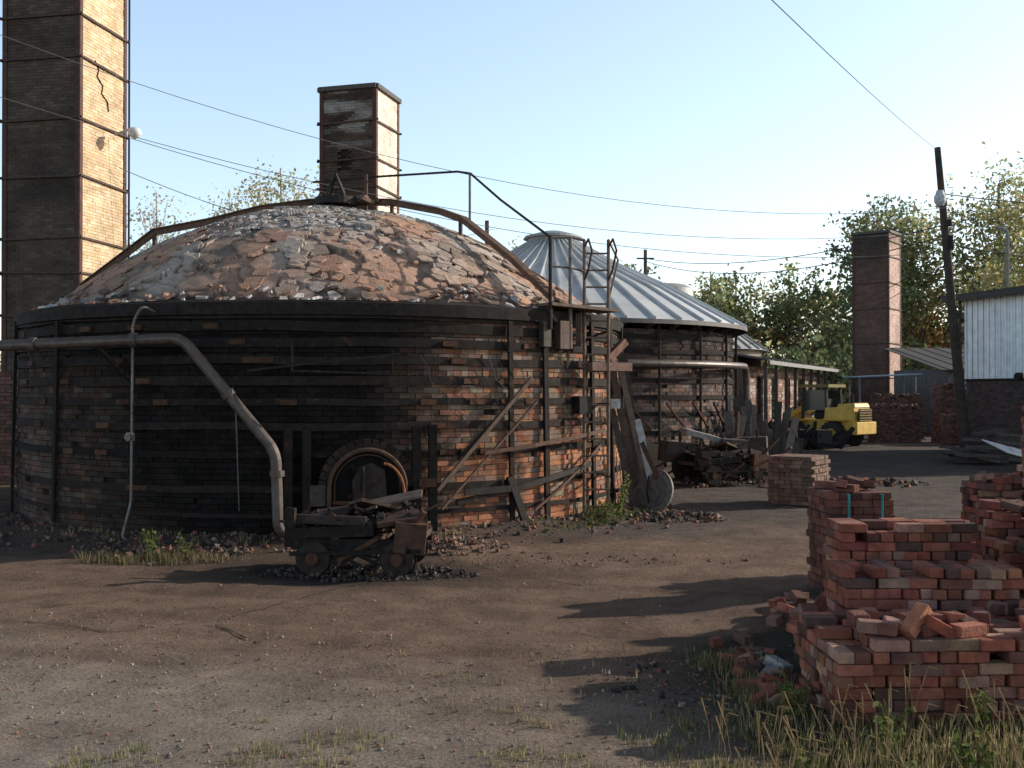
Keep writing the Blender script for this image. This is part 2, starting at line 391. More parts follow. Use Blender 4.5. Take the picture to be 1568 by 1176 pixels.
mb.add([D(u,z,.12+.1*(z<0)) for u,z in pan]+[D(u,z,.14+.1*(z<0)) for u,z in pan],[tuple(range(6,12)),tuple(range(5,-1,-1))]+[(i,(i+1)%6,(i+1)%6+6,i+6) for i in range(6)],(.05,.037,.03))
mb.beam(D(-.1,-.5,.24),D(-.08,.3,.2),.05,.05,DRK);mb.beam(D(-.5,-.2,.15),D(.5,-.25,.17),.03,.05,RUST)
mb.tube([D(.20+.32*math.cos(q),-.1+.45*math.sin(q),.22) for q in np.linspace(-.3,1.5,9)],.022,(.26,.11,.05),6)
mb.beam(D(-.62,-.5,.12),D(.62,-.5,.12),.14,.1,RUST)
for u,z1 in ((-1.12,.85),(-.86,.82),(.72,.88),(.96,.9)):
    mb.beam(D(u,-.7,.09),D(u,z1,.07),.12,.11,DRK,up=n)
mb.beam(D(-.82,-.1,.1),D(-.6,-.1,.1),.1,.3,(.07,.06,.055));mb.beam(D(.75,.05,.14),D(1.0,.05,.14),.05,.12,RUST)
mb.obj('fire_door',M_hoop,kiln)
mb=MB()
def kb(a1,z1,a2,z2,w,h,col,o=.14,steps=1):
    for i in range(steps):
        s=i/steps;e=(i+1)/steps
        mb.beam(K(a1+(a2-a1)*s,o,z1+(z2-z1)*s),K(a1+(a2-a1)*e,o,z1+(z2-z1)*e),w,h,col,up=K(a1,1,0)-K(a1,0,0))
kb(-49.2,2.42,-65.5,.75,.06,.035,(.12,.075,.055),.2);kb(-48.6,2.05,-65,.48,.035,.03,(.10,.065,.048),.24)
kb(-30,1.55,-58,1.28,.06,.03,RUST,.2,3);kb(-33,1.0,-62,.55,.09,.03,DRK,.1,5);kb(-30,1.3,-48,.35,.05,.03,RUST,.12,3)
kb(-52,2.1,-62,1.2,.04,.03,DRK,.12,2);kb(-86,2.95,-86,2.5,.025,.03,DRK,.15);kb(-72,2.8,-72,2.45,.025,.03,DRK,.15)
kb(-72,2.46,-86,2.5,.025,.03,DRK,.16,3);kb(-53,.9,-50,.2,.12,.06,DRK,.12);kb(-92,2.5,-71,2.75,.03,.04,DRK,.2,4)
kb(-53,.72,-61,.7,.1,.03,DRK,.15)
for k in range(6):
    a0=U(-75,-35);z0=U(2.4,3.2);pts=[K(a0+i*U(.8,1.6),.1,z0-.2*i-.05*R()) for i in range(6)]
    mb.tube(pts,.006,(.06,.05,.045),5)
mb.box(K(-36,.1,1.98),(.25,.22,.3),(0,0,.6),DRK);mb.box(K(-31,.45,2.0),(.16,.1,.16),(0,0,0),(.5,.5,.5));mb.box(K(-41,.05,3.12),(.2,.18,.45),(0,0,.7),(.12,.08,.06));mb.box(K(-45,.05,3.12),(.16,.12,.4),(0,0,.7),(.07,.055,.045))
mb.obj('brace_rods',M_steel,kiln)
lad=empty('ladder',(1.4,17.3,0));mb=MB();LY=17.32
LC=(.19,.125,.09)
for x in (1.2,1.6):mb.tube([(x,LY+.1,0),(x,LY,3.4),(x,LY,4.72)],.028,LC)
for i in range(16):mb.tube([(1.2,LY+.03,.3+i*.28),(1.6,LY+.03,.3+i*.28)],.016,LC,6)
for z in (.8,2.0,3.2):mb.beam((1.2,LY,z),(1.0,17.9,z),.04,.03,RUST);mb.beam((1.6,LY,z),(1.5,18.1,z),.04,.03,RUST)
for x in (1.2,1.6):
    mb.tube([(x,LY,4.6),(x+.05,LY-.25,4.7),(x+.1,LY-.35,4.5),(x+.05,LY-.2,4.2),(x,LY,4.05)],.018,RUST,6)
mb.tube([(.61,16.6,4.66),(.95,17.0,4.72),(1.2,LY,4.72)],.022,DRK);mb.tube([(.61,16.6,4.2),(.95,17.0,4.22),(1.2,LY,4.2)],.018,DRK)
mb.tube([(.95,17,2.9),(.95,17,4.72)],.03,(.2,.17,.15));mb.tube([(1.6,LY,4.72),(1.85,18.2,4.5),(1.7,18.8,3.7)],.02,(.3,.28,.26))
mb.beam((.5,16.75,3.6),(1.65,17.55,3.55),.5,.05,(.15,.1,.075))
mb.beam((.55,16.7,3.55),(1.0,17.2,2.9),.06,.05,RUST);mb.beam((1.1,17.2,3.5),(1.1,17.2,2.95),.09,.05,(.12,.08,.06))
mb.beam((1.25,17.3,2.62),(1.95,17.7,2.62),.3,.14,(.22,.13,.1));mb.beam((1.6,17.4,2.75),(1.9,17.6,3.05),.12,.12,(.2,.1,.07))
mb.obj('ladder_frame',M_steel,lad)
pi=empty('steam_pipe',(-4.6,14.7,0));mb=MB()
def arcpts(P,r=.2,k=5):
    out=[Vector(P[0])]
    for i in range(1,len(P)-1):
        p=Vector(P[i]);a=(Vector(P[i-1])-p).normalized();b=(Vector(P[i+1])-p).normalized()
        for j in range(k+1):
            s=j/k;out.append((p+a*r).lerp(p,s).lerp(p.lerp(p+b*r,s),s))
    out.append(Vector(P[-1]));return out
mb.tube(arcpts([(-12,15.5,2.80),(-7.4,15.0,2.86),(-4.65,14.7,2.96),(-3.3,14.6,1.36),(-3.26,14.6,.22),(-2.9,14.9,.17)],.18),.078,(.11,.085,.072),14)
for p,q in (((-5.4,14.78,2.93),(-5.3,14.77,2.935)),((-3.28,14.6,1.1),(-3.28,14.6,1.02)),((-4.0,14.65,2.2),(-3.95,14.65,2.13)),((-6.9,14.95,2.87),(-6.8,14.94,2.875))):
    mb.tube([p,q],.105,(.1,.08,.07),14)
mb.beam((-5.9,14.85,2.85),(-5.6,15.5,2.3),.05,.05,DRK);mb.beam((-3.3,14.65,.95),(-3.3,15.2,.95),.05,.05,DRK)
mb.obj('pipe_run',M_pipe,pi)
cp=empty('conduit',(-5.5,15.2,0));mb=MB()
mb.tube(arcpts([(-5.1,15.4,3.3),(-5.35,15.1,3.45),(-5.5,15.15,3.2),(-5.52,15.15,.6),(-5.6,15.0,.1),(-5.4,14.9,.05)],.1),.02,(.2,.18,.165))
mb.box((-5.52,15.12,1.55),(.1,.08,.12),(0,0,0),(.34,.32,.3));mb.tube([(-5.52,15.1,1.55),(-5.52,15.0,1.55)],.05,(.3,.28,.26))
mb.tube([(-3.95,14.95,1.9),(-3.9,14.95,.5)],.01,(.12,.11,.1));mb.obj('conduit_pipe',M_pipe,cp)
# ------------------------------------------------------------------ cart
def cart(loc,rz,sc=1.0,seed=1):
    random.seed(seed);e=empty('kiln_cart',loc);mb=MB();m=Matrix.Translation(Vector(loc))@Matrix.Rotation(rz,4,'Z')@Matrix.Scale(sc,4)
    b=mb.beam
    for y in (-.42,.42):b((-.75,y,.34),(.75,y,.34),.07,.12,DRK)
    for x in (-.7,-.25,.25,.7):b((x,-.45,.4),(x,.45,.4),.09,.07,(.09,.06,.045))
    for x in (-.48,.48):
        mb.tube([(x,-.58,.19),(x,.58,.19)],.035,DRK)
        for y in (-.5,.5):
            mb.disc((x,y,.19),(0,1,0),.19,.07,(.045,.034,.03),20);mb.disc((x,y*1.1,.19),(0,1,0),.07,.1,RUST,12);mb.disc((x,y*.93,.19),(0,1,0),.215,.02,DRK,20)
            b((x-.12,y*.86,.3),(x+.12,y*.86,.3),.08,.16,RUST)
    b((-.8,-.46,.46),(.2,-.46,.5),.04,.12,DRK);b((-.75,-.35,.62),(.1,-.38,.6),.06,.1,(.06,.045,.04))
    b((-.78,-.4,.3),(-.76,-.42,.75),.12,.05,DRK)
    mb.box((.62,-.45,.42),(.36,.16,.34),(0,.1,.1),(.10,.055,.038));mb.box((.45,-.25,.62),(.5,.4,.05),(.15,-.12,.2),(.08,.05,.04))
    mb.box((.05,0,.58),(.8,.7,.035),(.08,.05,.1),(.07,.045,.035));mb.box((-.42,.05,.64),(.55,.6,.03),(.1,-.15,-.1),(.06,.04,.035))
    mb.box((.1,.1,.72),(.5,.5,.04),(-.2,.25,.5),(.09,.06,.045));mb.box((.35,.2,.8),(.62,.42,.025),(.1,-.2,.1),(.14,.11,.09))
    for i in range(34):
        x,y=U(-.7,.75),U(-.45,.4)
        b((x,y,U(.42,.7)),(x+U(-.3,.3),y+U(-.2,.2),U(.38,.78)),U(.03,.07),U(.02,.05),jit(random.choice([DRK,DRK,RUST,(.09,.07,.055)]),.3))
    for i in range(90):mb.rock((U(-.7,.7),U(-.42,.42),U(.44,.66)),U(.02,.07),jit((.04,.034,.03),.4))
    for i in range(14):b((U(-.7,.7),-.45,.38),(U(-.7,.7),-.5,.12),.03,.03,jit(DRK,.4))
    b((-.2,-.5,.16),(.25,-.48,.42),.04,.05,RUST);b((-.75,-.52,.24),(.75,-.52,.28),.03,.05,DRK)
    mb.v=[tuple(m@Vector(p)) for p in mb.v];mb.obj('cart_body',M_hoop,e)
cart((-1.83,12.95,0.02),-.06,1.05,3);cart((4.95,24.8,0.05),.35,1.15,8)
random.seed(21)
e=empty('scrap_machinery',(4.3,25.6,0));mb=MB()
mb.box((4.2,25.8,.7),(1.0,.7,.5),(0,.1,.2),(.08,.06,.05));mb.box((4.6,25.5,1.15),(.9,.5,.12),(.1,.25,.2),(.3,.28,.26));mb.box((5.4,25.3,.8),(.6,.5,.5),(0,.05,-.2),(.13,.1,.085))
mb.box((3.4,26.4,.5),(.7,.6,.9),(0,.1,.5),(.06,.045,.04));mb.box((6.1,26.6,.55),(.8,.6,1.0),(0,-.05,-.3),(.07,.05,.042));mb.disc((6.0,26.2,.6),(-.3,-1,.1),.35,.12,(.09,.06,.045),20)
mb.tube([(4.0,25.2,.4),(5.8,25.0,.45)],.12,DRK,12);mb.disc((4.2,25.1,.38),(0,1,.1),.36,.1,DRK,22);mb.tube([(5.6,26.3,0),(5.7,26.4,1.7)],.05,RUST);mb.tube([(3.6,26,0),(3.2,26.4,1.5)],.04,RUST)
for i in range(26):
    x,y=U(3.3,6.6),U(24.9,26.8);mb.beam((x,y,U(0,.5)),(x+U(-.8,.8),y+U(-.4,.4),U(.3,1.3)),.07,.05,jit(RUST,.4))
mb.obj('machine_parts',M_steel,e)
e=empty('leaning_planks',(2.2,18.6,0));mb=MB()
for (p,q,w,c) in (((2.35,19.1,0),(1.75,18.45,2.7),.13,(.12,.085,.065)),((2.55,19.0,0),(1.95,18.6,2.55),.1,(.2,.15,.12)),((2.2,18.7,0),(1.72,18.2,2.0),.11,(.09,.07,.06)),((2.5,18.8,.6),(2.25,18.75,1.7),.12,(.5,.5,.5)),((2.45,19.3,0),(2.0,19.0,2.9),.16,(.08,.06,.05)),((2.9,18.9,.02),(2.3,18.5,1.3),.08,RUST)):
    mb.beam(p,q,w,.04,c,up=(0,-1,.2))
mb.obj('planks',M_wood,e)
e=empty('round_kiln_lid',(2.55,18.9,.4));mb=MB()
mb.disc((2.52,18.75,.42),(-.62,-.75,.25),.42,.05,(.2,.175,.155),32);mb.disc((2.50,18.72,.43),(-.62,-.75,.25),.3,.05,(.15,.13,.115),32);mb.tube([(2.45,18.68,.7),(2.4,18.64,.43),(2.45,18.68,.2)],.018,DRK);mb.obj('lid_plate',M_steel,e)
# ------------------------------------------------------------------ kiln 2
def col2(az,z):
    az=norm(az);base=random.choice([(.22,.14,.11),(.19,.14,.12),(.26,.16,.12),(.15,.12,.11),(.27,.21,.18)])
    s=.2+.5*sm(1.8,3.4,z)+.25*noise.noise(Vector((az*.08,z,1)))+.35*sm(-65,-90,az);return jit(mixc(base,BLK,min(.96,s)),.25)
k2=empty('brick_kiln',(K2[0],K2[1],0))
mb=MB();ring(mb,K2,K2R,0,3.9,.27,.1,col2);mb.lathe(K2[0],K2[1],[(K2R-.08,0),(K2R-.08,3.9)],(.05,.042,.038));mb.obj('brick_wall_courses',M_kbrick,k2)
mb=MB()
for z in (3.7,3.3,2.95,2.5,2.05,1.6,1.1,.6):hoop(mb,K2,K2R+.01,z,.12,.03,jit(DRK,.3),wob=.03)
for az in range(-110,40,16):
    mb.beam(K(az,.1,0,K2,K2R),K(az,.1,4.0,K2,K2R),.07,.06,(.05,.042,.036))
for az in (-88,-80,-72,-60,-50,-40,-30):
    mb.beam(K(az,.15,1.9,K2,K2R),K(az+7,.15,1.2,K2,K2R),.06,.05,RUST)
mb.obj('steel_hoops',M_hoop,k2)
mb=MB();mb.tube([K(a,.4,2.95,K2,K2R) for a in range(-100,-18,4)]+[K(-16,.4,2.8,K2,K2R),K(-15,.42,2.4,K2,K2R),K(-15,.45,.4,K2,K2R)],.1,(.12,.095,.08),12);mb.obj('pipe',M_pipe,k2)
RE=5.98;ZE=4.12;ZT=6.9
mb=MB();n=44
prof=[(RE,ZE),(4.0,4.12+.40*2.78),(2.1,4.12+.72*2.78),(.75,ZT)]
for i in range(n):
    a0=2*math.pi*i/n;a1=2*math.pi*(i+1)/n;c=jit(GAL,.12,.02)
    for (r0,z0),(r1,z1) in zip(prof[:-1],prof[1:]):
        P=lambda r,a,z:(K2[0]+r*math.cos(a),K2[1]+r*math.sin(a),z)
        mb.add([P(r0,a0,z0),P(r0,a1,z0),P(r1,a1,z1),P(r1,a0,z1)],[(0,1,2,3)],c)
        mb.beam(P(r0,a0,z0+.03),P(r1,a0,z1+.03),.05,.09,(.5,.52,.53))
hoop(mb,K2,RE-.02,ZE-.05,.12,.03,(.1,.09,.085));mb.lathe(K2[0],K2[1],[(.75,ZT-.1),(.8,ZT+.12),(.95,ZT+.12),(.9,ZT+.2),(.3,ZT+.36),(.01,ZT+.38)],(.34,.35,.36),32)
mb.obj('metal_roof',M_galv,k2)
mb=MB();mb.lathe(K2[0],K2[1],[(RE-.06,ZE-.03),(K2R-.2,ZE+.1)],(.05,.05,.05))
for i in range(44):
    a=math.degrees(2*math.pi*(i)/n);mb.beam(K(a,0,3.9,K2,K2R),K(a,.4,4.05,K2,K2R),.07,.1,(.07,.05,.04))
mb.obj('eaves',M_wood,k2)
C3=(7.2,50);k3=empty('brick_kiln',(C3[0],C3[1],0))
mb=MB();mb.lathe(C3[0],C3[1],[(4.6,0),(4.6,4.1)],(.12,.09,.075));mb.lathe(C3[0],C3[1],[(4.9,4.1),(2.0,6.2),(1.5,6.6),(1.45,7.1),(1.1,7.3),(.01,7.38)],(.36,.36,.35),48);mb.obj('kiln_body',M_galv,k3)
mb=MB()
for i in range(40):
    a=2*math.pi*i/40;mb.beam((C3[0]+4.9*math.cos(a),C3[1]+4.9*math.sin(a),4.14),(C3[0]+2.0*math.cos(a),C3[1]+2.0*math.sin(a),6.24),.06,.08,(.3,.3,.3))
mb.obj('roof_ribs',M_galv,k3)
# ------------------------------------------------------------------ chimneys
def chimney(corner,w,al,H,front,side,bands,bh=.085,bl=.24,holes=(),cap=False,mort=(.3,.23,.17)):
    al=math.radians(al);e=empty('brick_chimney',(corner[0],corner[1],0))
    rt=Vector((math.sin(al),math.cos(al),0));lf=Vector((-math.cos(al),math.sin(al),0));c0=Vector((corner[0],corner[1],0))
    ctr=c0+rt*w/2+lf*w/2
    mb=MB()
    if holes: # open the core behind the window, keep the mortar skin on the side face
        mb.frame(ctr+Vector((0,0,H/2)),lf*(w/2-.09),rt*(w/2-.09),Vector((0,0,H/2-.02)),(.03,.025,.022))
        mb.frame(c0+rt*w/2+lf*.05+Vector((0,0,H/2)),lf*.035,rt*(w/2-.1),Vector((0,0,H/2-.02)),mort)
    else: mb.frame(ctr+Vector((0,0,H/2)),lf*(w/2-.012),rt*(w/2-.012),Vector((0,0,H/2-.02)),mort)
    nb=int(w/bl);bl=w/nb
    for (s,d,nn,fn) in ((c0,lf,-rt,front),(c0,rt,-lf,side),(c0+rt*w,lf,rt,side),(c0+lf*w,rt,lf,front)):
        for j in range(int(H/bh)):
            z=(j+.5)*bh;off=.5*(j%2)
            for i in range(nb+(1 if off else 0)):
                u0=max(0,(i-off)*bl);u1=min(w,(i+1-off)*bl)
                hole=False
                for (ha,hb,hc,hd) in holes:
                    if fn is front and s is c0 and ha<(u0+u1)/2<hb and hc<z<hd:hole=True
                if hole:continue
                brick(mb,s+d*(u0+u1)/2+Vector((0,0,z))-nn*(.05+random.gauss(0,.003)),d,nn,u1-u0-.007,bh-.008,.1,fn((u0+u1)/2,z))
    mb.obj('brickwork',M_buff,e)
    mb=MB()
    for a in (0,1):
        for b_ in (0,1):
            p=c0+lf*w*a+rt*w*b_;s1=1 if a else -1;s2=1 if b_ else -1
            mb.frame(p+lf*(-s1*.05)+rt*s2*.015+Vector((0,0,H/2)),lf*.065,rt*.012,Vector((0,0,H/2)),(.09,.045,.035))
            mb.frame(p+rt*(-s2*.05)+lf*s1*.015+Vector((0,0,H/2)),lf*.012,rt*.065,Vector((0,0,H/2)),(.09,.045,.035))
    for z in bands:
        zz=Vector((0,0,z))
        for q,d in ((ctr+rt*(w/2+.04),lf),(ctr-rt*(w/2+.04),lf),(ctr+lf*(w/2+.04),rt),(ctr-lf*(w/2+.04),rt)):
            tl=Vector((0,0,U(-.03,.03)));mb.beam(q+zz-d*(w/2+.1)-tl,q+zz+d*(w/2+.1)+tl,.05,.035*1.6,(.08,.05,.04))
    if cap:
        for q,d in ((ctr+rt*(w/2+.02),lf),(ctr-rt*(w/2+.02),lf),(ctr+lf*(w/2+.02),rt),(ctr-lf*(w/2+.02),rt)):
            mb.beam(q+Vector((0,0,H-.05))-d*(w/2+.03),q+Vector((0,0,H-.05))+d*(w/2+.03),.16,.14,(.1,.09,.085))
    mb.obj('steel_corner_angles',M_steel,e);return e,c0,lf,rt
def n2d(a,b,s):return noise.noise(Vector((a*s,b*s,s)))
f1=lambda u,z:jit(mixc(random.choice([(.105,.072,.055),(.09,.067,.053),(.12,.09,.066)]),(.03,.024,.022),.3+.8*n2d(u*.6,z,.9)),.12)  # shade painted into the front brick colour, soot mixed in
s1=lambda u,z:jit(mixc(random.choice([(.66,.49,.31),(.62,.45,.28),(.7,.55,.38)]),(.42,.27,.17),.05+.5*n2d(u,z,.8)),.08)  # sunlit face painted in much lighter buff than the front
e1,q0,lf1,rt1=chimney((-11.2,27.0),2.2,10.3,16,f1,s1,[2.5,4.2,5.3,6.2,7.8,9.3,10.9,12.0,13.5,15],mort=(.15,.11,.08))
mb=MB();pz=[(.62,11.0),(.78,10.8),(.7,10.6),(.95,10.42),(.9,10.2),(1.15,10.05),(1.2,9.8)]
mb.tube([q0+rt1*u*1.1+Vector((0,0,z))-lf1*.012 for u,z in pz],.022,(.05,.04,.03),4)
mb.tube([q0+rt1*2.28-lf1*.06+Vector((0,0,z)) for z in (3,16)],.03,DRK);mb.obj('crack_and_tie_rod',M_steel,e1)
mb=MB();mb.tube([(-10.75,28.2,9.15),(-10.35,28.2,9.3),(-10.1,28.2,9.28)],.035,(.4,.4,.4));mb.lathe(-10.2,28.2,[(.01,9.35),(.12,9.33),(.19,9.2),(.12,9.1),(.01,9.02)],(.6,.6,.6),16)
e=empty('wall_lamp',(-10.2,28.2,9.2));mb.obj('lamp_head',M_paint,e,smooth=True)
f2=lambda u,z:jit(mixc(mixc((.09,.064,.05),(.03,.026,.024),.4+.6*n2d(u,z,1.1)),(.32,.31,.30),sm(9.0,11.2,z)*sm(-.15,.2,n2d(u*.5,z*1.6,1.9))*.85),.2)  # front painted dark for shade, with soot and pale efflorescence
s2=lambda u,z:jit(mixc((.80,.69,.58),(.55,.38,.29),.05+.8*n2d(u,z,1.0)),.10)  # sunlight painted into the cream side face
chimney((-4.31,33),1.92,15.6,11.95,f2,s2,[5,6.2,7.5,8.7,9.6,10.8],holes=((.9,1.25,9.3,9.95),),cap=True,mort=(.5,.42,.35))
f3=lambda u,z:jit(mixc((.13,.075,.06),(.045,.036,.032),sm(8,11.5,z)),.15)  # shaded face painted dark, sootier towards the top
s3=lambda u,z:jit(mixc((.62,.44,.38),(.3,.2,.16),.1+.5*n2d(u,z,.6)+.6*sm(10.3,11,z)),.12)  # lit face painted pale pink, sunlight in the brick colour
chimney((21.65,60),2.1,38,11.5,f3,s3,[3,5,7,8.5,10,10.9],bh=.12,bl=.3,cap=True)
def bwall(name,p,q,h,th,cf,bl=.26,bh=.095):
    p=Vector((*p,0));q=Vector((*q,0));d=(q-p);Lw=d.length;d/=Lw;n=Vector((d.y,-d.x,0));mb=MB()
    mb.frame((p+q)/2+Vector((0,0,h/2)),d*(Lw/2-.02),n*(th/2-.03),Vector((0,0,h/2-.02)),(.08,.06,.05))
    for sgn in (1,-1):
        for j in range(int(h/bh)):
            for i in range(int(Lw/bl)):
                if R()<.01:continue
                c=p+d*((i+.5+.5*(j%2)*.98)*bl)+n*sgn*(th/2-.05+random.gauss(0,.005))+Vector((0,0,(j+.5)*bh))
                brick(mb,c,d,n*sgn,bl-.012,bh-.012,.1,cf(i,j))
    return mb.obj(name,M_brick)
cw=lambda i,j:jit(random.choice([(.22,.11,.085),(.17,.09,.07),(.12,.08,.06)]),.2)
bwall('brick_wall',(-22,24.6),(-11.3,24.9),2.7,.3,cw)
# ------------------------------------------------------------------ long shed behind kiln 2
sh=empty('long_shed',(13,50,0))
p0=Vector((9.4,42,0));p1=Vector((17.9,60,0));d=(p1-p0).normalized();n=Vector((d.y,-d.x,0));Ls=(p1-p0).length
mb=MB()
for j in range(25):
    for i in range(int(Ls/.3)):
        u=(i+.5)*.3
        if (u%3.2)>2.0 and j<22 and u>1:continue
        brick(mb,p0+d*u+Vector((0,0,(j+.5)*.13))-n*.05,d,n,.288,.118,.1,jit(random.choice([(.28,.15,.11),(.2,.13,.1),(.42,.33,.28)]),.2))
mb.frame(p0+d*Ls/2-n*4+Vector((0,0,1.6)),d*Ls/2,n*.1,Vector((0,0,1.6)),(.05,.045,.04))
mb.frame(p0-n*2+Vector((0,0,1.6)),d*.1,n*2,Vector((0,0,1.6)),(.14,.09,.07))
mb.obj('shed_walls',M_brick,sh)
mb=MB()
for i in range(60):
    u=Ls*i/60
    a=p0+d*(u+.02)+n*.9+Vector((0,0,3.45+.03*(i%2)+U(-.02,.02)));b_=p0+d*(u+.02)-n*4+Vector((0,0,4.35+.03*(i%2)))
    mb.beam(a,b_,Ls/60,.04,jit((.08,.075,.07),.25),up=(0,0,1))
for i in range(9):
    q=p0+d*(i*2.2+.4)+n*.7;mb.beam(q,q+Vector((0,0,3.4)),.14,.14,(.1,.08,.07))
mb.beam(p0+n*.95+Vector((0,0,3.38)),p1+n*.95+Vector((0,0,3.38)),.05,.16,(.3,.29,.28))
mb.obj('shed_roof',M_wood,sh)
e=empty('scrap_timber',(7.5,30,0));mb=MB()
for i in range(44):
    x=U(5.9,8.2);y=28.3+(x-5.9)*1.5+U(-.6,.8);h=U(.5,2.1);a=U(-.5,.5)
    mb.beam((x,y,0),(x+a,y+.5,h),U(.06,.22),.05,jit(random.choice([(.1,.08,.07),(.16,.12,.1),(.06,.05,.045),(.05,.04,.035),(.3,.27,.24)]),.3),up=(0,-1,0))
for i in range(14):
    x=U(6.2,9.4);y=29+(x-6.2)*1.9;mb.box((x,y,.35),(U(.4,.9),U(.4,.8),U(.4,.9)),(0,U(-.2,.2),U(0,2)),jit((.08,.06,.052),.3))
for i in range(22):
    x=U(9.3,12.3);y=39+U(-1,1);mb.beam((x,y,U(0,.3)),(x+U(-.9,.9),y+U(-.3,.3),U(.2,1.1)),.14,.12,jit(DRK,.4))
for i in range(5):
    x=U(9.6,12);mb.box((x,39.8,.4),(U(.5,.9),.6,U(.6,.9)),(0,0,U(0,2)),jit((.06,.05,.045),.3))
mb.obj('timber_pieces',M_wood,e)
# ------------------------------------------------------------------ wheel loader
def loader(loc,rz,sc):
    e=empty('wheel_loader',loc);m=Matrix.Translation(Vector(loc))@Matrix.Rotation(rz,4,'Z')@Matrix.Scale(sc,4)
    Y=(.66,.42,.07);B=(.03,.03,.03)
    mb=MB()
    mb.box((-1.15,0,1.1),(1.4,1.4,.9),(0,0,0),Y,taper=.9);mb.box((-1.4,0,1.62),(.8,1.2,.2),(0,.06,0),Y,taper=.9)
    mb.box((.15,0,.85),(1.2,.9,.45),(0,0,0),Y);mb.box((.9,0,.8),(.5,.7,.5),(0,0,0),Y)
    mb.box((-1.88,0,.75),(.22,1.5,.5),(0,0,0),Y)
    for y in (-.78,.78):
        mb.box((-1.1,y,1.08),(1.0,.36,.1),(0,0,0),Y);mb.box((.75,y,1.05),(.95,.34,.07),(0,0,0),Y)
    for y in (-.4,.4):
        mb.beam((.2,y,1.75),(1.3,y,1.15),.12,.24,Y);mb.beam((1.3,y,1.15),(1.9,y,.5),.12,.22,Y)
    mb.obj('yellow_body',M_yellow,e,bevel=.03).data.transform(m)
    mb=MB()
    for x in (-1.0,.75):
        for y in (-.82,.82):
            mb.disc((x,y,.5),(0,1,0),.5,.34,B,26);mb.disc((x,y*1.02,.5),(0,1,0),.24,.36,(.4,.25,.04),18)
            for k in range(18):
                q=k*math.pi/9;mb.box((x+.5*math.cos(q),y,.5+.5*math.sin(q)),(.05,.34,.06),(0,-q,0),B)
    mb.obj('tyres',M_rub,e).data.transform(m)
    mb=MB()
    for x,y in ((-.6,-.55),(-.6,.55),(.55,-.55),(.55,.55)):mb.beam((x,y,1.0),(x*.85,y*.95,2.35),.1,.1,(.06,.06,.055))
    mb.box((0,0,2.42),(1.4,1.3,.12),(0,0,0),(.25,.2,.08));mb.box((-.1,0,1.25),(.5,.5,.5),(0,0,0),(.04,.04,.04));mb.box((-.3,0,1.6),(.12,.46,.6),(0,-.1,0),(.04,.04,.04))
    mb.tube([(.3,0,1.2),(.15,0,1.6)],.03,B);mb.box((-1.9,0,1.2),(.04,.95,.62),(0,-.05,0),(.02,.02,.02))
    for z in np.linspace(.95,1.45,6):mb.box((-1.93,0,z),(.06,.9,.035),(0,0,0),(.3,.2,.05))
    for z in np.linspace(.9,1.3,5):mb.box((-1.25,-.7,z),(.5,.05,.04),(0,0,0),B)
    mb.tube([(-1.2,-.3,1.6),(-1.2,-.3,2.1)],.05,B)
    pr=[(1.7,1.05),(1.62,.6),(1.72,.25),(2.0,.1),(2.7,.08)]
    for (x0,z0),(x1,z1) in zip(pr[:-1],pr[1:]):mb.beam((x0,0,z0),(x1,0,z1),2.1,.05,(.07,.06,.055),up=(z1-z0,0,x0-x1))
    for y in (-1.05,1.05):mb.add([(x,y,z) for x,z in pr],[(0,1,2,3,4),(4,3,2,1,0)],(.07,.06,.055))
    mb.tube([(.4,0,1.2),(1.4,0,1.3)],.07,(.4,.4,.4));mb.obj('cab_and_bucket',M_steel,e).data.transform(m)
    mb=MB();mb.box((-.02,-.53,1.85),(.9,.02,.8),(0,0,0),(.05,.06,.06));mb.box((-.02,.53,1.85),(.9,.02,.8),(0,0,0),(.05,.06,.06));mb.box((.5,0,1.8),(.02,.95,.85),(0,0,0),(.05,.06,.06));mb.obj('cab_glass',M_glass,e).data.transform(m)
loader((12.6,42.5,.02),math.radians(180-48),1.0)
# ------------------------------------------------------------------ brick stacks
BC=[(.30,.095,.06),(.25,.08,.055),(.34,.125,.075),(.18,.068,.05),(.36,.20,.145),(.22,.115,.09),(.13,.065,.052),(.30,.10,.065)]
BL,BW,BH=.235,.112,.078
def stack(name,x0,y0,nx_,ny_,nz_,rz=0,top=True,cols=BC,messy=.01,miss=.0):
    e=empty(name,(x0,y0,0));mb=MB();m=Matrix.Rotation(rz,3,'Z')
    z0=gz(x0,y0)
    for k in range(nz_):
        hdr=k%2
        if hdr: bx,by=BW,BL
        else: bx,by=BL,BW
        ncx=int(nx_*BL/bx+.01);ncy=int(ny_*BL/by+.01);ox=U(-messy,messy)*1.5
        for i in range(ncx):
            for j in range(ncy):
                if 0<i<ncx-1 and 0<j<ncy-1 and k<nz_-2:continue
                if k>=nz_-2 and R()<miss*(1 if k==nz_-1 else .4):continue
                p=m@Vector(((i+.5)*bx+U(-messy,messy)+ox,(j+.5)*by+U(-messy,messy)*2,0))
                mb.box((x0+p.x,y0+p.y,z0+(k+.5)*BH),(bx-.007,by-.007,BH-.004),(U(-.01,.01),U(-.01,.01),rz+U(-.04,.04)),jit(random.choice(cols),.25,.08))
    if top:
        for q in range(int(nx_*ny_*.9)):
            p=m@Vector((U(.1,nx_*BL-.1),U(.1,ny_*BL-.1),0));tl=U(-.25,.25) if R()<.5 else 0
            mb.box((x0+p.x,y0+p.y,z0+(nz_+.5)*BH+abs(tl)*.15),(BL*random.choice([1,1,.6]),BW,BH),(tl*.6,tl,U(0,3.1)),jit(random.choice(cols),.25,.06))
    return e,mb,m
def fin(t,bev=.006):t[1].obj('bricks',M_brick,t[0],bevel=bev)
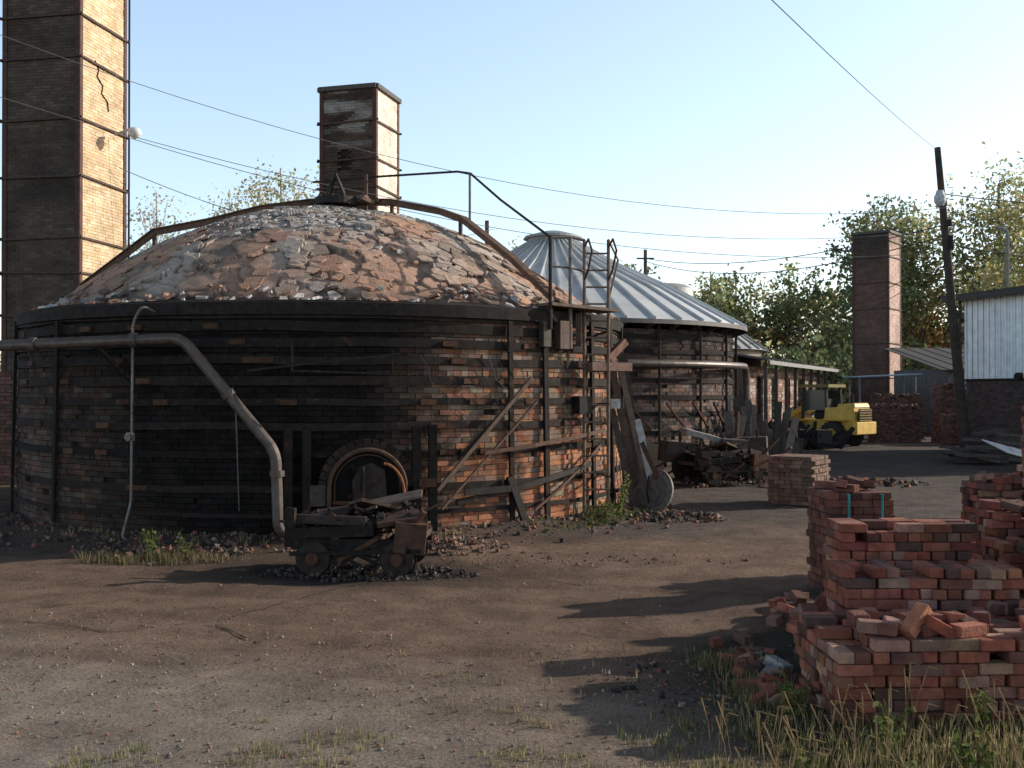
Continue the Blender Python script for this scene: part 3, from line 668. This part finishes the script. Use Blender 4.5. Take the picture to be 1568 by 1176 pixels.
s=stack('brick_stack',2.10,6.75,9,4,7,.02,True,messy=.014,miss=.35)
s[1].box((2.65,6.87,.70),(BL,BW*.9,BH),(0,-.75,.5),(.46,.18,.10));s[1].box((2.8,6.87,.66),(BL,BW,BH),(.1,.5,.2),(.34,.09,.055));s[1].box((2.4,6.9,.65),(BL,BW,BH),(0,.05,-.2),(.27,.15,.11));fin(s)
fin(stack('brick_stack',2.55,8.0,6,2,10,-.03,False,miss=.25,messy=.014))
fin(stack('brick_stack',2.78,8.85,5,2,13,.0,False,miss=.1))
s=stack('brick_stack',3.36,11.0,3,3,14,.08,True,[(.17,.07,.052),(.22,.085,.058),(.13,.06,.048)],.008,.1)
for xx in (3.54,3.89):s[1].beam((xx,10.98,0),(xx,10.98,1.12),.025,.012,(.05,.28,.27));s[1].beam((xx,10.97,1.12),(xx-.05,11.7,1.12),.025,.008,(.05,.28,.27))
fin(s)
fin(stack('brick_stack',4.9,10.6,8,3,12,.05,True,miss=.5,messy=.025));fin(stack('brick_stack',4.45,9.3,8,3,10,-.05,True,miss=.5,messy=.025))
fin(stack('brick_stack',5.7,12.5,8,3,14,.05,True,miss=.5,messy=.025))
fin(stack('brick_stack',4.5,7.9,5,5,21,.05,True,miss=.5,messy=.02),0);fin(stack('brick_stack',6.6,12.4,6,5,26,.0,True,miss=.5,messy=.02),0);fin(stack('brick_stack',5.9,9.9,5,4,25,.0,True,miss=.5,messy=.02),0)  # tall stacks beyond the frame, added to cast shadows across the yard
mb=MB()
for i in range(150):
    x=U(2.3,5.0);y=U(7.7,10.4);z=gz(x,y)+.05+.3*R()*sm(2.1,3,x)
    mb.box((x,y,z),(BL*random.choice([1,.5,.7]),BW,BH),(U(-.6,.6),U(-.6,.6),U(0,3)),jit(random.choice(BC),.3))
for i in range(34):
    x=U(1.75,2.1);y=U(7.0,9.3);mb.box((x,y,gz(x,y)+.035),(BL*U(.3,1),BW*U(.6,1),BH),(U(-.4,.4),U(-.4,.4),U(0,3)),jit(random.choice(BC+[(.3,.28,.26)]),.3))
mb.obj('fallen_bricks',M_brick,bevel=.006)
s=stack('brick_pallet',5.0,20.45,4,4,12,-.62,False,[(.2,.12,.09),(.16,.105,.08),(.23,.14,.1)],.006);fin(s,.004)
for (x,y,a,b_,c) in ((15.8,45.5,9,4,20),(18.4,44.8,10,4,32),(18.0,43,8,4,16),(21.0,45.5,10,4,28),(16.6,47.6,10,3,26)):
    fin(stack('brick_stack',x,y,a,b_,c,U(-.1,.1),True,[(.16,.09,.075),(.12,.07,.06),(.2,.11,.09)],.01,.3),0)
e=empty('storage_building',(26,56,0));mb=MB()
mb.box((27.5,57,1.7),(11,6,3.4),(0,0,.1),(.14,.13,.13));mb.obj('walls',M_brick,e);mb=MB()
for i in range(28):mb.beam((22+i*.42,53,3.3+.02*(i%2)),(22+i*.42-.5,60,4.7+.02*(i%2)),.41,.04,jit((.07,.068,.07),.15))
mb.box((25.5,53.7,1.5),(1.2,.1,2.2),(0,0,.1),(.04,.04,.04));mb.obj('roof',M_wood,e)
e=empty('blue_canopy',(18.5,53,0));mb=MB();mb.beam((17.2,53,2.95),(20.5,53.5,3.1),2.0,.06,(.2,.3,.42))
for x in (17.4,20.2):
    for y in (52.3,53.9):mb.tube([(x,y,0),(x,y,2.95)],.05,(.2,.2,.2))
mb.obj('canopy',M_paint,e)
# ------------------------------------------------------------------ white corrugated building at right
wb=empty('white_metal_building',(18,38,0))
a=Vector((17.45,40.2,0));b_=Vector((20.2,30.5,0));d=(b_-a).normalized();n=Vector((d.y,-d.x,0))
if n.x>0:n=-n
Lw=(b_-a).length
mb=MB();nn=int(Lw/.1)
for i in range(nn):
    u=(i+.5)*Lw/nn;o=.03*math.cos(i*math.pi*.66)
    mb.frame(a+d*u+n*o+Vector((0,0,4.2)),d*(Lw/nn/2),n*.01,Vector((0,0,1.55)),jit((.84,.87,.89),.05))
mb.frame(a-n*5+Vector((0,0,3.0))-d*.02,n*5,d*.04,Vector((0,0,2.8)),(.5,.5,.5))
mb.obj('corrugated_wall',M_paint,wb)
mb=MB()
for j in range(27):
    for i in range(int(Lw/.27)):
        brick(mb,a+d*((i+.5+.5*(j%2))*.27)+n*(-.02)+Vector((0,0,(j+.5)*.1)),d,n,.26,.09,.1,jit((.085,.06,.055),.25))
mb.frame(a+d*Lw/2-n*.12+Vector((0,0,1.32)),d*Lw/2,n*.06,Vector((0,0,1.32)),(.06,.05,.045))
mb.frame(a+d*Lw/2-n*9+Vector((0,0,2.8)),d*Lw/2,n*.06,Vector((0,0,2.8)),(.3,.3,.3))
mb.obj('brick_base',M_brick,wb)
mb=MB()
mb.frame(a+d*(Lw/2-.3)-n*4.4+Vector((0,0,5.88)),d*(Lw/2+.5),n*4.9,Vector((0,0,.05)),(.06,.055,.05))
mb.beam(a-d*.7+n*.5+Vector((0,0,5.78)),b_+n*.5+Vector((0,0,5.78)),.06,.22,(.07,.065,.06))
mb.beam(a-d*.1+n*.15+Vector((0,0,0)),a-d*.1+n*.15+Vector((0,0,5.7)),.1,.1,(.07,.06,.06))
mb.beam(a-d*.5+n*.3+Vector((0,0,5.5)),a-d*.0+n*.1+Vector((0,0,4.9)),.1,.1,DRK)
mb.disc(a+d*2.9+n*.1+Vector((0,0,2.75)),n,.14,.2,DRK,16);mb.beam(a+n*.08+Vector((0,0,2.66)),b_+n*.08+Vector((0,0,2.66)),.05,.06,DRK)
mb.tube(arcpts([a+d*1.1-n*1+Vector((0,0,5.9)),a+d*1.1-n*1+Vector((0,0,8.3)),a+d*.8-n*.8+Vector((0,0,8.45))],.15),.07,(.25,.24,.23))
mb.obj('roof',M_wood,wb)
e=empty('timber_pile',(15.6,31,0));mb=MB()
for i in range(40):
    x,y=U(13.6,16.6),U(31,34);z=.1+R()*1.0*(1-abs(x-15.3)/2)
    mb.beam((x-U(.3,.8),y,z),(x+U(.3,.8),y+U(-.6,.6),z+U(-.15,.15)),U(.1,.25),.1,jit((.09,.075,.065),.35))
mb.obj('timber_pieces',M_wood,e)
e=empty('sheet_metal_scrap',(14.4,29.3,0));mb=MB();mb.box((14.2,29.3,.5),(1.6,1.2,.03),(.25,.25,.2),(.7,.7,.72));mb.box((14.6,28.9,.35),(1.5,.6,.03),(.3,.3,-.2),(.6,.6,.6));mb.rock((14.4,29.2,.18),.3,(.1,.09,.08));mb.obj('sheets',M_galv,e)
# ------------------------------------------------------------------ utility poles
e=empty('utility_pole',(16.2,38,0));mb=MB()
mb.tube([(16.25,37.4,0),(15.95,37.8,5),(15.5,38,11.1)],[.19,.16,.11],(.06,.045,.038),12);mb.obj('pole',M_bark,e);mb=MB()
mb.tube([(15.75,37.8,9.0),(15.55,37.5,9.35),(15.3,37.3,9.35)],.03,(.3,.3,.3));mb.lathe(15.3,37.3,[(.01,9.42),(.12,9.4),(.16,9.25),(.2,9.2),(.2,9.0),(.12,8.85),(.01,8.82)],(.5,.52,.53),16)
mb.box((15.85,37.7,7.6),(.12,.1,.5),(0,0,0),DRK);mb.box((15.8,37.7,8.3),(.1,.1,.25),(0,0,0),DRK)
for z in np.arange(1.5,10.5,.45):mb.box((15.98-.05*(z-5)+.12,37.75,z),(.2,.02,.02),(0,0,0),DRK)
mb.obj('lamp_and_fittings',M_steel,e)
e=empty('utility_pole',(9,72,0));mb=MB();mb.tube([(9.2,72,0),(9.2,72,12)],.12,(.1,.08,.07));mb.beam((8.6,72,11.4),(9.8,72,11.4),.1,.1,(.1,.08,.07));mb.obj('pole',M_bark,e)
e=empty('utility_pole',(-1.1,50,0));mb=MB();mb.tube([(-1.2,50,0),(-1.2,50,10.4)],.1,(.1,.08,.07));mb.obj('pole',M_bark,e)
mb=MB()
def wire(p,q,s,r=.014,n=26,c=(.05,.05,.05)):
    p=Vector(p);q=Vector(q);mb.tube([p.lerp(q,i/n)-Vector((0,0,4*s*(i/n)*(1-i/n))) for i in range(n+1)],r,c,4)
wc=(.16,.16,.16)
wire((-16,24,12.1),(15.9,37.9,8.9),2.1,.009,c=wc);wire((-16,24,10.4),(15.9,37.9,8.1),1.9,.009,c=wc);wire((-10.7,28.4,8.3),(-.9,50,10),1.2,.012,c=wc)
wire((15.5,38,11.0),(-0.8,5,6.1),.15,.009);wire((9.2,72,11.4),(15.8,38,8.3),.8,.02);wire((9.2,72,11.2),(15.8,38,7.9),1.1,.02);wire((15.8,38,7.6),(40,50,9.5),1,.02);wire((15.8,38,9.4),(40,46,12),1,.02)
wire((-10.7,28.4,9.2),(15.8,38,7.3),1.3,.01,c=wc);wire((15.9,38,7.2),(10,44,4.2),.3);wire((15.9,38,6.9),(12,52,4.2),.5)
mb.obj('overhead_wires',M_rub)
# ------------------------------------------------------------------ trees
def leafq(mb,p,s,col):
    a=Vector((random.gauss(0,1),random.gauss(0,1),random.gauss(0,1))).normalized();b=a.cross(Vector((R()-.5,R()-.5,R()-.5))).normalized()
    mb.add([p-a*s,p-b*s*.6,p+a*s,p+b*s*.6],[(0,1,2,3)],col)
def crown(mb,c,rx,rz,ncl,npc,ls,pal,cr=.22):
    c=Vector(c);cl=[]
    for i in range(ncl):
        d=Vector((random.gauss(0,1),random.gauss(0,1),random.gauss(0,1))).normalized()*(R()**.45)
        p=c+Vector((d.x*rx,d.y*rx,d.z*rz*(1-.1*d.z)));cl.append(p);cc=jit(random.choice(pal),.35);rr=U(.6,1.3)*cr*rx
        for k in range(int(npc*U(.5,1.3))):
            q=p+Vector((random.gauss(0,rr),random.gauss(0,rr),random.gauss(0,rr*.7)))
            leafq(mb,q,ls*U(.6,1.3),jit(cc,.3,.1))
    return cl
def tree(name,x,y,H,rx,pal,ncl=50,npc=45,ls=.22,trunk=.25,bark=(.22,.18,.15),low=.3,cr=.2):
    e=empty(name,(x,y,0));mb=MB();c=(x,y,H*(1+low)/2);cl=crown(mb,c,rx,H*(1-low)/2,ncl,npc,ls,pal,cr);mb.obj('foliage',M_leaf,e)
    mb=MB();tx=[Vector((x+.3*noise.noise(Vector((x,k*.7,1))),y,H*.92*k/7)) for k in range(8)]
    mb.tube(tx,[trunk*(1-.85*k/7) for k in range(8)],bark,8)
    for p in random.sample(cl,min(len(cl),40)):
        k=min(6,max(1,int((p.z-rx*.7)/(H*.92)*7)));s=tx[k];mid=s.lerp(p,.5)+Vector((0,0,-.08*(p-s).length))
        r=trunk*(1-.85*k/7)*.45;mb.tube([s,mid,p],[r,r*.6,.02],bark,5)
    mb.obj('trunk_and_limbs',M_bark,e)
GR=[(.22,.25,.12),(.27,.29,.14),(.34,.32,.15),(.18,.21,.11)];YL=[(.47,.42,.20),(.37,.38,.19),(.53,.44,.23),(.31,.33,.16)];PALE=[(.58,.52,.40),(.54,.54,.38),(.62,.52,.40)]  # far leaf colours lightened, distance haze painted in
DG=[(.14,.17,.095),(.18,.21,.11),(.22,.23,.125)]
tree('deciduous_tree',41,88,21.5,5.4,YL,105,60,.2,.4)
tree('deciduous_tree',47,92,23.5,5.5,GR+YL,100,60,.2,.4)
tree('deciduous_tree',36.5,95,21,4.2,YL+GR,80,55,.2,.35)
tree('deciduous_tree',30.8,88,19.2,3.6,DG+GR,76,55,.2,.3)
tree('deciduous_tree',34,92,17,3.4,GR+YL,60,50,.2,.3)
tree('deciduous_tree',38,80,14.5,3.5,YL,44,45,.2,.3)
tree('deciduous_tree',42.5,78,17,3.8,YL,60,45,.18,.3)
tree('deciduous_tree',22.5,105,15.4,3.6,DG+GR,70,50,.24,.3)
tree('deciduous_tree',19,100,15,3.0,YL,40,34,.22,.25,low=.25)
tree('deciduous_tree',26.5,100,15.2,3.6,GR,60,50,.24,.3)
tree('deciduous_tree',12.2,104,16,3.2,GR,50,50,.24,.3)
tree('deciduous_tree',-16.0,72,19.2,3.6,PALE+YL,100,46,.13,.28,bark=(.35,.31,.28),low=.3,cr=.2)
tree('deciduous_tree',-24.6,72,17.4,2.8,PALE,60,32,.12,.22,bark=(.4,.36,.33),low=.3,cr=.24)
tree('deciduous_tree',-20.6,76,18.4,3.2,PALE,60,28,.12,.22,bark=(.4,.36,.33),low=.3,cr=.26)
tree('deciduous_tree',-12.5,78,17.8,3,PALE+YL,50,28,.14,.25,bark=(.35,.31,.28),low=.3)
tree('deciduous_tree',1,92,15.5,3,YL,30,30,.2,.25)
mb=MB()
for i in range(140):
    x=U(2,75);y=U(92,125);h=U(8,13.8)*(1 if x<30 else 1.25);pal=random.choice([DG,DG,GR,YL,[(.45,.29,.13)]])
    crown(mb,(x*y/100,y,h*.5),U(2.2,3.8),h*.5,14,42,.32,pal,.3)
for i in range(40):
    x=U(-70,2);y=U(92,125);h=U(6,11);crown(mb,(x,y,h*.5),U(2,3.6),h*.5,10,30,.32,random.choice([GR,YL,PALE]),.3)
for i in range(30):
    x=U(15,46);crown(mb,(x,U(70,80),2.4),2.2,3.2,9,45,.25,random.choice([DG,GR]),.35)
mb.obj('distant_trees',M_leaf)
mb=MB();n=60;vs=[]
for i in range(n+1):
    x=-400+800*i/n;h=6+3*noise.noise(Vector((x*.01,0,0)));vs+= [(x,135,-.5),(x,190,h),(x,320,-.5)]
mb.add(vs,[(3*i+k,3*i+3+k,3*i+4+k,3*i+1+k) for i in range(n) for k in (0,1)],(.09,.11,.06));mb.obj('hill',M_earth,smooth=True)
# ------------------------------------------------------------------ grass & weeds
def tuft(mb,x,y,h,n,pal,spread=.08,w=.004):
    z=gz(x,y)
    for i in range(n):
        a=U(0,6.28);r=R()*spread;px=x+r*math.cos(a);py=y+r*math.sin(a);l=h*U(.5,1.2);b=U(.1,.6)*l;ca,sa=math.cos(a),math.sin(a)
        wx,wy=-sa*w,ca*w;c=jit(random.choice(pal),.3)
        p1=(px+ca*b*.35,py+sa*b*.35,z+l*.6);p2=(px+ca*b,py+sa*b,z+l)
        mb.add([(px-wx,py-wy,z-.01),(px+wx,py+wy,z-.01),(p1[0]+wx*.8,p1[1]+wy*.8,p1[2]),(p1[0]-wx*.8,p1[1]-wy*.8,p1[2]),p2],[(0,1,2,3),(3,2,4)],c)
GP=[(.12,.15,.05),(.2,.20,.08),(.32,.27,.13),(.4,.33,.18)];DP=[(.42,.33,.2),(.34,.27,.15),(.24,.2,.1),(.14,.15,.06)]
mb=MB()
for i in range(1500):
    y=5.0+R()*2.0;x=U(-2.7,2.0)
    if noise.noise(Vector((x*1.3,y*2,4)))<.02:continue
    tuft(mb,x,y,U(.02,.07),7,GP+DP,.06,.003)
for i in range(2300):
    y=4.6+R()**.8*4.2;x=U(.9,4.2)
    if x<1.2+.35*noise.noise(Vector((y*2,1,1)))+(.3 if y>6 else 0):continue
    if y>6.75 and x>2.05:continue
    tuft(mb,x,y,U(.05,.19) if y<6.4 else U(.04,.12),9,GP+DP+[(.08,.1,.04)],.1,.0035)
for i in range(60):
    x=U(-1,1.2);y=U(7,9);tuft(mb,x,y,U(.03,.08),6,DP,.06,.003)
mb.obj('grass',M_leaf)
mb=MB()
for i in range(170):
    a=U(0,6.28);q=R();tuft(mb,-4.6+1.1*q*math.cos(a),13.6+.45*q*math.sin(a),U(.04,.16),8,[(.08,.09,.04),(.2,.16,.09),(.14,.12,.06),(.3,.23,.14)],.1,.005)
for i in range(130):
    az=U(-50,-20);p=K(az,U(.1,.6),0);tuft(mb,p.x,p.y,U(.04,.22)*(1 if az>-38 else .4),9,[(.09,.12,.04),(.14,.15,.06),(.22,.19,.1)],.1,.006)
for i in range(60):
    az=U(-125,-60);p=K(az,U(.1,.5),0);tuft(mb,p.x,p.y,U(.05,.12),7,DP,.1,.006)
mb.obj('weeds',M_leaf)
def weedplant(x,y,h,n=60,pal=((.10,.14,.045),(.17,.18,.07))):
    mb=MB();z=gz(x,y)
    for s in range(5):
        a=U(0,6.28);tip=Vector((x+.3*h*math.cos(a),y+.3*h*math.sin(a),z+h*U(.7,1)));b=Vector((x,y,z));mb.tube([b,tip],.004,(.15,.16,.06),4)
        for k in range(n//5):
            p=b.lerp(tip,U(.15,1));leafq(mb,p+Vector((U(-.05,.05),U(-.05,.05),U(-.03,.03))),U(.015,.035)*max(1,h*1.6),jit(random.choice(pal),.3))
    mb.obj('weed_plant',M_leaf)
for q in ((-4.7,13.7,.45,110),(-4.3,13.8,.3,60),(2.3,6.3,.35,60),(1.6,5.6,.3,60),(2.9,6.5,.3,60),(1.75,17.4,.8,170),(1.5,16.9,.5,120),(2.5,5.7,.3,90),(.95,5.35,.18,60),(2.1,5.4,.25,70),(1.85,6.9,.35,70)):weedplant(*q)
mb=MB()
for i in range(110):
    x=U(1.2,3.1);y=U(5.0,6.6);h=U(.2,.45);z=gz(x,y);a=U(-1,1)*.15
    pts=[Vector((x,y,z)),Vector((x+a*.4,y,z+h*.6)),Vector((x+a,y+.03,z+h)),Vector((x+a+.06,y+.04,z+h-.02))]
    mb.tube(pts,[.002,.002,.006,.003],(.33,.24,.14),4)
mb.obj('seed_stalks',M_leaf)
# ------------------------------------------------------------------ sky, sun, camera
w=bpy.data.worlds.new('World');scene.world=w;w.use_nodes=True;nt=w.node_tree;N=nt.nodes;L=nt.links
sk=N.new('ShaderNodeTexSky');sk.sky_type='NISHITA';sk.sun_disc=False
EL=math.radians(22);AZ=math.radians(17)
sk.sun_elevation=EL;sk.sun_rotation=math.radians(73);sk.air_density=1.0;sk.dust_density=1.0;sk.ozone_density=1.6
ga=N.new('ShaderNodeGamma');ga.inputs[1].default_value=.75;L.new(sk.outputs[0],ga.inputs[0])
tc=N.new('ShaderNodeTexCoord');sx=N.new('ShaderNodeSeparateXYZ');L.new(tc.outputs['Generated'],sx.inputs[0])
mr=N.new('ShaderNodeMapRange');mr.interpolation_type='SMOOTHSTEP';mr.inputs[1].default_value=.36;mr.inputs[2].default_value=.62;mr.inputs[3].default_value=2.65;mr.inputs[4].default_value=.5;L.new(sx.outputs[2],mr.inputs[0])
vm=N.new('ShaderNodeVectorMath');vm.operation='SCALE';L.new(ga.outputs[0],vm.inputs[0]);L.new(mr.outputs[0],vm.inputs[3])
bg=N['Background'];L.new(vm.outputs[0],bg.inputs[0]);bg.inputs[1].default_value=.15
sd=Vector((math.cos(AZ)*math.cos(EL),math.sin(AZ)*math.cos(EL),math.sin(EL)))
l=bpy.data.lights.new('sun','SUN');l.energy=5.0;l.angle=math.radians(.5);l.color=(1,.92,.80)
lo=bpy.data.objects.new('sun',l);lo.rotation_euler=sd.to_track_quat('Z','Y').to_euler();scene.collection.objects.link(lo)
cam=bpy.data.cameras.new('camera');co=bpy.data.objects.new('camera',cam);scene.collection.objects.link(co)
co.location=(0,0,2.2);co.rotation_euler=(math.radians(90.43),0,0);cam.lens=36.73;cam.sensor_width=36;cam.clip_end=3000
scene.camera=co
scene.view_settings.view_transform='Standard';scene.view_settings.look='None';scene.view_settings.exposure=0
